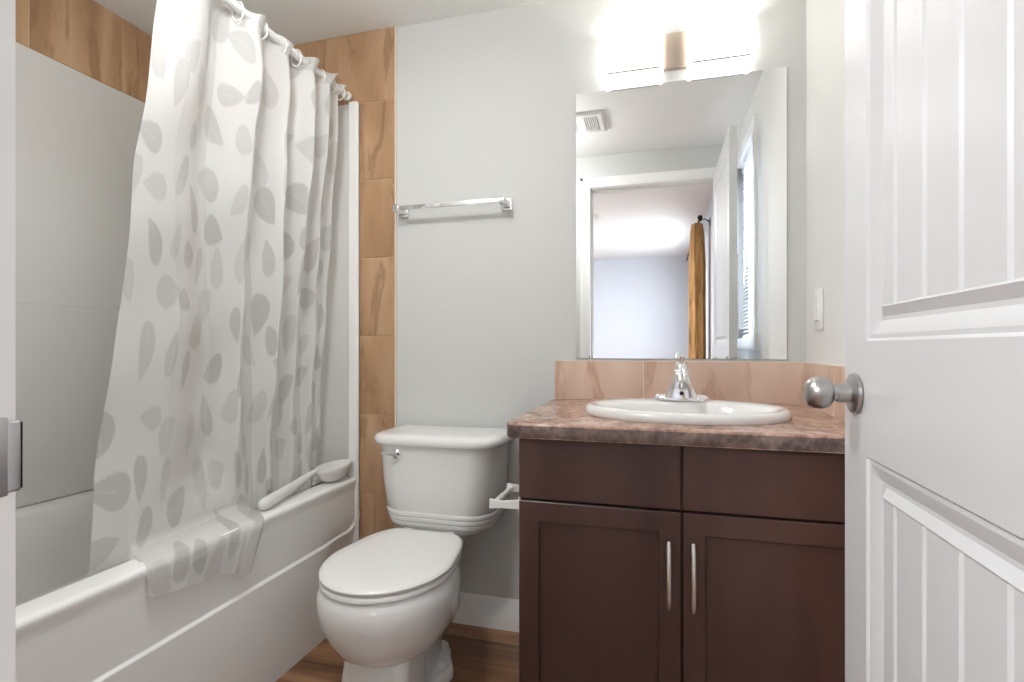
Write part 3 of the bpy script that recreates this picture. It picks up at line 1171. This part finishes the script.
lev = obj('flush_lever', lathe(nb(), [(0, 0.006), (0.015, 0.006), (0.015, -0.004), (0.011, -0.007), (0.007, -0.012), (0, -0.013)], (-0.852, 1.6110, 0.663), 'y', 24), M_chrome, toilet)
bm = nb()
tube(bm, [(-0.852, 1.600, 0.663), (-0.868, 1.597, 0.6635), (-0.884, 1.598, 0.664), (-0.900, 1.600, 0.664)], [0.0065, 0.005, 0.0045, 0.0055], 12)
obj('lever_arm', bm, M_chrome, lev)

# ------------------------------------------------------------------ vanity
VX0, VX1 = -0.327, XR - 0.004
VY = 1.250          # face frame front; doors stand 18 mm proud
van = thing('vanity_cabinet', 'dark espresso wood vanity cabinet with two doors under the sink', 'cabinet', (0.05, 1.5, 0))
bm = nb()
box(bm, VX0, VX0 + 0.018, VY, D - 0.002, 0.0, CT - 0.036, 0.0012)
box(bm, VX1 - 0.018, VX1, VY, D - 0.002, 0.0, CT - 0.036, 0.0012)
box(bm, VX0 + 0.018, VX1 - 0.018, D - 0.012, D - 0.002, 0.06, CT - 0.036)
box(bm, VX0 + 0.018, VX1 - 0.018, VY, VY + 0.018, 0.085, CT - 0.036)
box(bm, VX0 + 0.018, VX1 - 0.018, VY + 0.06, VY + 0.075, 0.0, 0.09)
box(bm, VX0 + 0.018, VX1 - 0.018, VY + 0.018, D - 0.012, 0.085, 0.10)
obj('body', bm, M_esp, van)
XS = 0.0475         # seam between the two sides
FY = VY - 0.018


def shaker(x0, x1, z0, z1):
    bm = nb()
    s_ = 0.048
    d0 = FY + 0.008
    def rect(a, y_, zz=None): return [Vector((x0 + a, y_, z0 + a)), Vector((x1 - a, y_, z0 + a)), Vector((x1 - a, y_, z1 - a)), Vector((x0 + a, y_, z1 - a))]
    loft(bm, [rect(0, VY - 0.0005), rect(0, FY + 0.0015), rect(0.0015, FY), rect(s_ - 0.002, FY), rect(s_, FY + 0.002), rect(s_ + 0.001, d0)])
    return bm


g = 0.0022
for (a, b, hx) in ((VX0 + 0.0005, XS - g, 0.0195), (XS + g, VX1 - 0.001, 0.0710)):
    dr = obj('door', shaker(a, b, 0.10, 0.6525), M_esp, van, ang=25)
    bm = nb()
    pts = []
    for k in range(13):
        u = k / 12
        pts.append((hx, FY - 0.004 - 0.022 * math.sin(PI * u) ** 0.55, lerp(0.437, 0.587, u)))
    tube(bm, pts, [0.0042] + [0.0048] * 11 + [0.0042], 10)
    obj('handle', bm, M_pull, dr)
    obj('drawer_front', B(a, b, FY, VY - 0.0005, 0.6590, CT - 0.039, 0.0015, 1), M_esp, van)

# ------------------------------------------------------------------ countertop (with the sink cut-out) and sink
SXC, SYC, SA, SB = 0.0605, 1.492, 0.262, 0.205


def ellipse(a, b, z, n=72, cx=SXC, cy=SYC):
    return [Vector((cx + a * math.cos(2 * PI * k / n), cy + b * math.sin(2 * PI * k / n), z)) for k in range(n)]


CX0, CX1, CY0 = -0.3595, XR - 0.0015, 1.212
bm = nb()


def counter_outline(z, inset):
    n = 72
    x0, x1, y0, y1 = CX0 + inset, CX1, CY0 + inset, D - 0.001
    r = 0.028
    out = []
    for k in range(n):
        a = 2 * PI * k / n
        dx, dy = math.cos(a), math.sin(a)
        ts = []
        if dx > 1e-9: ts.append((x1 - SXC) / dx)
        if dx < -1e-9: ts.append((x0 - SXC) / dx)
        if dy > 1e-9: ts.append((y1 - SYC) / dy)
        if dy < -1e-9: ts.append((y0 - SYC) / dy)
        t = min(ts)
        out.append(Vector((SXC + dx * t, SYC + dy * t, z)))
    # snap the nearest vertices onto the true corners
    for cxn, cyn in ((x0, y0), (x1, y0), (x0, y1), (x1, y1)):
        i = min(range(n), key=lambda q: (out[q].x - cxn) ** 2 + (out[q].y - cyn) ** 2)
        if (cxn, cyn) == (x0, y0):
            # clipped/rounded front left corner
            out[i] = Vector((x0 + r * 0.32, y0 + r * 0.32, z))
            im, ip = (i - 1) % n, (i + 1) % n
            for q in (im, ip):
                if abs(out[q].x - x0) < 1e-6: out[q] = Vector((x0, y0 + r, z))
                else: out[q] = Vector((x0 + r, y0, z))
        else:
            out[i] = Vector((cxn, cyn, z))
    return out


TK = 0.036
loft(bm, [ellipse(SA - 0.02, SB - 0.02, CT - TK + 0.001), counter_outline(CT - TK, 0.001), counter_outline(CT - TK + 0.002, 0.0), counter_outline(CT - 0.006, 0.0),
          counter_outline(CT - 0.0018, 0.0018), counter_outline(CT, 0.006), ellipse(SA - 0.02, SB - 0.02, CT)], cap0=False, cap1=False)
v1 = bm.verts[:]
bmesh.ops.recalc_face_normals(bm, faces=bm.faces)
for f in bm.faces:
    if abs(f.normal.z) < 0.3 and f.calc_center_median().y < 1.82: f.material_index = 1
ct = obj('countertop', bm, [M_counter, M_edge_shade], ang=50)
tag(ct, 'mottled brown laminate countertop on the vanity, shade painted into its front edge', 'countertop')

bm = nb()
prof = [(0.002, 0.0), (0.0, 0.004), (0.0, 0.012), (0.003, 0.019), (0.009, 0.0235), (0.018, 0.025), (0.028, 0.0235), (0.036, 0.019), (0.044, 0.008), (0.055, -0.02), (0.080, -0.07), (0.12, -0.115), (0.165, -0.135), (0.185, -0.138)]
rings = []
for q, h_ in prof:
    # the bowl opening sits forward of the tap deck
    sft = -0.022 * smooth((q - 0.018) / 0.02)
    sq = 0.85 if q > 0.03 else 1.0
    rings.append(ellipse(SA - q, (SB - q) * (1 - 0.13 * smooth((q - 0.018) / 0.02)), CT + h_ + 0.0004, cy=SYC + sft))
loft(bm, rings, cap0=False, cap1=True)
sink = obj('sink', bm, M_porc, ang=60)
tag(sink, 'white oval self rimming sink basin set in the countertop', 'sink')
obj('drain', lathe(nb(), [(0, 0.0), (0.021, 0.0), (0.021, 0.003), (0.016, 0.004), (0, 0.003)], (SXC, SYC - 0.02, CT - 0.137), 'z', 24), M_chrome, sink)

# ------------------------------------------------------------------ faucet
FX, FYY, FZ = 0.061, 1.642, CT + 0.0245
fau = thing('faucet', 'chrome single lever faucet with a flared spout at the back of the sink', 'faucet', (FX, FYY, FZ))
bm = nb()
def pill(a, b, z, n=40, p=2.6):
    out = []
    for k in range(n):
        t = 2 * PI * k / n
        c_, s_ = math.cos(t), math.sin(t)
        out.append(Vector((FX + a * math.copysign(abs(c_) ** (2 / p), c_), FYY + b * math.copysign(abs(s_) ** (2 / p), s_), z)))
    return out
loft(bm, [pill(0.079, 0.027, FZ - 0.001), pill(0.080, 0.028, FZ + 0.004), pill(0.077, 0.025, FZ + 0.011), pill(0.066, 0.019, FZ + 0.016), pill(0.03, 0.012, FZ + 0.019)])
obj('base', bm, M_chrome, fau, ang=50)
# body: wide flared skirt that narrows upwards
bm = nb()
def sec(hw, yc, d, z, p=3.2, n=32):
    out = []
    for k in range(n):
        t = 2 * PI * k / n
        c_, s_ = math.cos(t), math.sin(t)
        out.append(Vector((FX + hw * math.copysign(abs(c_) ** (2 / p), c_), yc + d * math.copysign(abs(s_) ** (2 / p), s_), z)))
    return out
loft(bm, [sec(0.050, FYY - 0.006, 0.026, FZ + 0.008), sec(0.043, FYY - 0.006, 0.025, FZ + 0.020), sec(0.033, FYY - 0.008, 0.024, FZ + 0.040), sec(0.026, FYY - 0.010, 0.023, FZ + 0.060), sec(0.0215, FYY - 0.008, 0.022, FZ + 0.078), sec(0.019, FYY - 0.004, 0.019, FZ + 0.088), sec(0.010, FYY - 0.002, 0.010, FZ + 0.092)])
obj('body', bm, M_chrome, fau, ang=50)
bm = nb()
tube(bm, [(FX, FYY - 0.01, FZ + 0.066), (FX, FYY - 0.04, FZ + 0.070), (FX, FYY - 0.075, FZ + 0.066), (FX, FYY - 0.10, FZ + 0.056)], [0.017, 0.015, 0.0135, 0.0125], 20)
spout = obj('spout', bm, M_chrome, fau, ang=50)
bm = nb()
tube(bm, [(FX, FYY - 0.094, FZ + 0.054), (FX, FYY - 0.100, FZ + 0.040)], [0.0105, 0.0105], 20)
obj('aerator', bm, M_nickel, spout)
obj('set_screw', lathe(nb(), [(0, 0), (0.006, 0), (0.006, -0.003), (0, -0.0035)], (FX, FYY - 0.0335, FZ + 0.022), 'y', 16), M_dark, fau)
bm = nb()
tube(bm, [(FX, FYY - 0.004, FZ + 0.086), (FX, FYY - 0.004, FZ + 0.100)], [0.0185, 0.0165], 24)
lathe(bm, [(0.0165, 0.100), (0.013, 0.108), (0.006, 0.112), (0, 0.113)], (FX, FYY - 0.004, FZ), 'z', 24)
hd = obj('lever_handle', bm, M_chrome, fau, ang=50)
bm = nb()
tube(bm, [(FX, FYY - 0.006, FZ + 0.104), (FX + 0.001, FYY - 0.024, FZ + 0.122), (FX + 0.002, FYY - 0.045, FZ + 0.132)], [0.007, 0.0055, 0.0065], 14)
obj('lever_arm', bm, M_chrome, hd, ang=50)
obj('lift_rod', lathe(nb(), [(0.0022, 0.01), (0.0022, 0.088), (0.005, 0.092), (0.005, 0.100), (0, 0.102)], (FX, FYY + 0.021, FZ), 'z', 12), M_chrome, fau)

# ------------------------------------------------------------------ toilet paper holder on the vanity side
tp = thing('toilet_paper_holder', 'white empty toilet paper holder on the side of the vanity', 'paper holder', (VX0, 1.32, 0.63))
for yy in (1.268, 1.425):
    bm = nb()
    box(bm, VX0 - 0.006, VX0 - 0.0002, yy - 0.018, yy + 0.018, 0.610, 0.655, 0.002)
    arm = obj('arm', bm, M_white, tp)
    bm = nb()
    loft(bm, [[Vector((VX0 - 0.003, yy + a * 0.0065, 0.632 + b * 0.010)) for a, b in ((-1, -1), (1, -1), (1, 1), (-1, 1))],
              [Vector((VX0 - 0.055, yy + a * 0.0055, 0.628 + b * 0.008)) for a, b in ((-1, -1), (1, -1), (1, 1), (-1, 1))],
              [Vector((VX0 - 0.084, yy + a * 0.006, 0.628 + b * 0.011)) for a, b in ((-1, -1), (1, -1), (1, 1), (-1, 1))]])
    obj('arm_post', bm, M_white, arm)
obj('roller', tube(nb(), [(VX0 - 0.072, 1.274, 0.628), (VX0 - 0.072, 1.345, 0.628), (VX0 - 0.072, 1.346, 0.628), (VX0 - 0.072, 1.420, 0.628)], [0.0085, 0.0085, 0.0072, 0.0072], 20), M_white, tp)

# ------------------------------------------------------------------ mirror
bm = B(-0.2819, 0.3864, D - 0.006, D - 0.0005, 0.9825, 1.906)
for f in bm.faces:
    f.material_index = 0 if f.normal.y < -0.9 else 1
bmesh.ops.recalc_face_normals(bm, faces=bm.faces)
for f in bm.faces:
    f.material_index = 0 if f.normal.y < -0.9 else 1
mi = obj('wall_mirror', bm, [M_mirror, M_medge])
tag(mi, 'frameless rectangular mirror above the sink and backsplash', 'mirror')

# ------------------------------------------------------------------ vanity light
vl = thing('vanity_light', 'two shade wall lamp glowing white above the mirror', 'wall lamp', (0.05, D, 1.98))
obj('backplate', B(-0.004, 0.100, D - 0.022, D - 0.001, 1.944, 2.060, 0.002), M_plate, vl)


def shade_bm(x0, x1, z0, z1):
    """open topped curved glass: a wrap of flat front with rounded sides, slightly arched lower edge"""
    bm = nb()
    yb, yf = D - 0.004, D - 0.062
    path = []
    r = 0.016
    path.append((x0, yb))
    for k in range(7):
        a = PI + PI / 2 * k / 6
        path.append((x0 + r + r * math.cos(a), yf + r + r * math.sin(a)))
    for k in range(1, 20):
        u = k / 20
        path.append((lerp(x0 + r, x1 - r, u), yf - 0.006 * math.sin(PI * u)))
    for k in range(7):
        a = 1.5 * PI + PI / 2 * k / 6
        path.append((x1 - r + r * math.cos(a), yf + r + r * math.sin(a)))
    path.append((x1, yb))
    n = len(path)
    cx = (x0 + x1) / 2
    def sect(i):
        px, py = path[i]
        # inward normal approx
        a = path[max(0, i - 1)]; b = path[min(n - 1, i + 1)]
        tx, ty = b[0] - a[0], b[1] - a[1]
        l = math.hypot(tx, ty)
        nx, ny_ = -ty / l * 0.005, tx / l * 0.005
        u = abs(px - cx) / ((x1 - x0) / 2)
        arch = 0.005 * (1 - smooth((u - 0.80) / 0.12)) if py < yf + 0.004 else 0
        return [Vector((px, py, z0 + arch)), Vector((px, py, z1)), Vector((px + nx, py + ny_, z1)), Vector((px + nx, py + ny_, z0 + arch))]
    loft(bm, [sect(i) for i in range(n)])
    return bm


for (a, b) in ((-0.183, 0.010), (0.087, 0.285)):
    obj('lamp_shade', shade_bm(a, b, 1.925, 2.082), M_shade, vl, ang=50)
    m_ = (a + b) / 2
    bl_ = bpy.data.lights.new('bulb_light', 'POINT')
    bl_.energy = 1.5
    bl_.shadow_soft_size = 0.014
    bl_.color = (1.0, 0.98, 0.95)
    bo = bpy.data.objects.new('bulb_light', bl_)
    bo.location = (m_, D - 0.036, 2.035)
    COL.objects.link(bo)
    obj('shade_clip', B(a + 0.014, b - 0.014, D - 0.0705, D - 0.061, 1.9285, 1.9305), M_steel, vl)
    obj('socket', lathe(nb(), [(0.0, -0.001), (0.014, -0.001), (0.014, -0.045), (0.0, -0.045)], (m_, D, 1.99), 'y', 20), M_plate, vl)

# ------------------------------------------------------------------ towel bar
tb = thing('towel_bar', 'chrome towel bar on the wall above the toilet', 'towel bar', (-0.75, D, 1.54))
for xx in (-0.946, -0.534):
    p_ = obj('mount', B(xx - 0.021, xx + 0.021, D - 0.010, D - 0.0005, 1.515, 1.560, 0.003), M_chrome, tb)
    bm = nb()
    q = lambda w_, h_, y_: [Vector((xx + sx * w_, y_, 1.537 + sz * h_)) for sx, sz in ((-1, -1), (1, -1), (1, 1), (-1, 1))]
    loft(bm, [q(0.014, 0.015, D - 0.009), q(0.009, 0.010, D - 0.035), q(0.008, 0.009, D - 0.050), q(0.010, 0.013, D - 0.056), q(0.010, 0.013, D - 0.072), q(0.008, 0.010, D - 0.074)])
    obj('mount_post', bm, M_chrome, p_)
obj('bar', B(-0.944, -0.540, D - 0.069, D - 0.060, 1.529, 1.545, 0.001), M_chrome, tb)

# ------------------------------------------------------------------ wall switch
sw = thing('light_switch', 'white rocker light switch plate on the right wall above the backsplash', 'switch', (XR, 1.704, 1.13))
obj('switch_plate', B(XR - 0.006, XR - 0.0003, 1.664, 1.744, 1.070, 1.189, 0.002, 2), M_white, sw)
bm = nb()
loft(bm, [[Vector((XR - 0.006, y_, z_)) for y_, z_ in ((1.688, 1.097), (1.720, 1.097), (1.720, 1.163), (1.688, 1.163))],
          [Vector((XR - xo, y_, z_)) for y_, z_, xo in ((1.689, 1.098, 0.011), (1.719, 1.098, 0.011), (1.719, 1.162, 0.008), (1.689, 1.162, 0.008))]])
obj('rocker', bm, M_white, sw)

# ------------------------------------------------------------------ ceiling fan grille (seen in the mirror)
vg = thing('ceiling_vent', 'white slotted exhaust vent on the bathroom ceiling, seen at the mirror edge', 'vent', (-0.41, 0.80, H))
X0, X1, Y0, Y1 = -0.545, -0.285, 0.655, 0.915
bm = nb()
def rz(g_, z_): return [Vector((X0 + g_, Y0 + g_, z_)), Vector((X1 - g_, Y0 + g_, z_)), Vector((X1 - g_, Y1 - g_, z_)), Vector((X0 + g_, Y1 - g_, z_))]
loft(bm, [rz(0, H - 0.0005), rz(0.0, H - 0.006), rz(0.012, H - 0.016), rz(0.034, H - 0.016), rz(0.038, H - 0.004)], cap1=False)
obj('frame', bm, M_grille, vg, ang=25)
obj('back_panel', B(X0 + 0.03, X1 - 0.03, Y0 + 0.03, Y1 - 0.03, H - 0.003, H - 0.0006), M_dark, vg)
bm = nb()
for k in range(17):
    xx = X0 + 0.044 + (X1 - X0 - 0.088) * k / 16
    box(bm, xx - 0.0032, xx + 0.0032, Y0 + 0.034, Y1 - 0.034, H - 0.014, H - 0.004)
box(bm, (X0 + X1) / 2 - 0.02, (X0 + X1) / 2 + 0.02, Y0 + 0.034, Y1 - 0.034, H - 0.0145, H - 0.0045)
obj('slat', bm, M_grille, vg)

# ------------------------------------------------------------------ bedroom seen in the mirror
sd = tag(obj('smoke_detector', lathe(nb(), [(0, 0), (0.060, 0), (0.060, -0.012), (0.052, -0.026), (0.030, -0.034), (0, -0.035)], (-0.585, -1.30, H - 0.0003), 'z', 32), M_white), 'round white smoke detector on the bedroom ceiling, seen in the mirror', 'smoke detector')
dm = tag(obj('added_fill_dome', lathe(nb(), [(0, 0), (0.15, 0), (0.15, -0.012), (0.135, -0.04), (0.09, -0.065), (0.0, -0.078)], (-1.15, -1.2, H - 0.0003), 'z', 36), M_dome), 'added unseen fill lamp dome in the bedroom behind the camera', 'ceiling lamp')
tag(obj('added_fill_dome', lathe(nb(), [(0, 0), (0.155, 0), (0.155, -0.012), (0.145, -0.035), (0.11, -0.058), (0.0, -0.068)], (-0.76, 0.76, H - 0.0003), 'z', 36), M_dome), 'added unseen fill lamp dome in the middle of the bathroom ceiling', 'ceiling lamp')
dr_ = thing('drapery_rod', 'black curtain rod with bracket on the bedroom wall, seen in the mirror', 'curtain rod', (0.30, -1.9, 2.085))
obj('rod', tube(nb(), [(0.318, -3.15, 2.085), (0.318, -0.93, 2.085)], 0.009, 12), M_black, dr_)
obj('finial', lathe(nb(), [(0, 0), (0.012, 0.0), (0.020, 0.014), (0.020, 0.024), (0.010, 0.036), (0, 0.038)], (0.318, -0.93, 2.085), 'y', 16), M_black, dr_)
bm = nb()
tube(bm, [(BX1 - 0.001, -0.99, 2.06), (0.36, -0.99, 2.09), (0.318, -0.99, 2.075)], 0.005, 8)
box(bm, BX1 - 0.006, BX1 - 0.0005, -1.005, -0.975, 2.03, 2.09, 0.001)
obj('bracket', bm, M_black, dr_)


def drape(xc, y0, y1, zt, label):
    bm = nb()
    rings = []
    n = 56
    for k in range(26):
        t = k / 25
        z = lerp(zt, 0.03, t)
        sq = interp(t, [(0, 0.70), (0.02, 0.80), (0.15, 1.0), (1, 1.15)])
        ring = []
        for i in range(n):
            a = 2 * PI * i / n
            r = 1 + 0.16 * math.sin(7 * a + 2 * t) + 0.06 * math.sin(13 * a + 5 * t)
            ring.append(Vector((xc + 0.058 * r * math.cos(a) * sq, (y0 + y1) / 2 + (y1 - y0) / 2 * r * math.sin(a) * sq * 0.9, z)))
        rings.append(ring)
    loft(bm, rings)
    o = obj('drape', bm, M_drape, ang=70)
    return tag(o, label, 'drape')


drape(0.305, -1.18, -0.97, 2.065, 'gathered golden brown drape hanging in the bedroom, seen in the mirror')
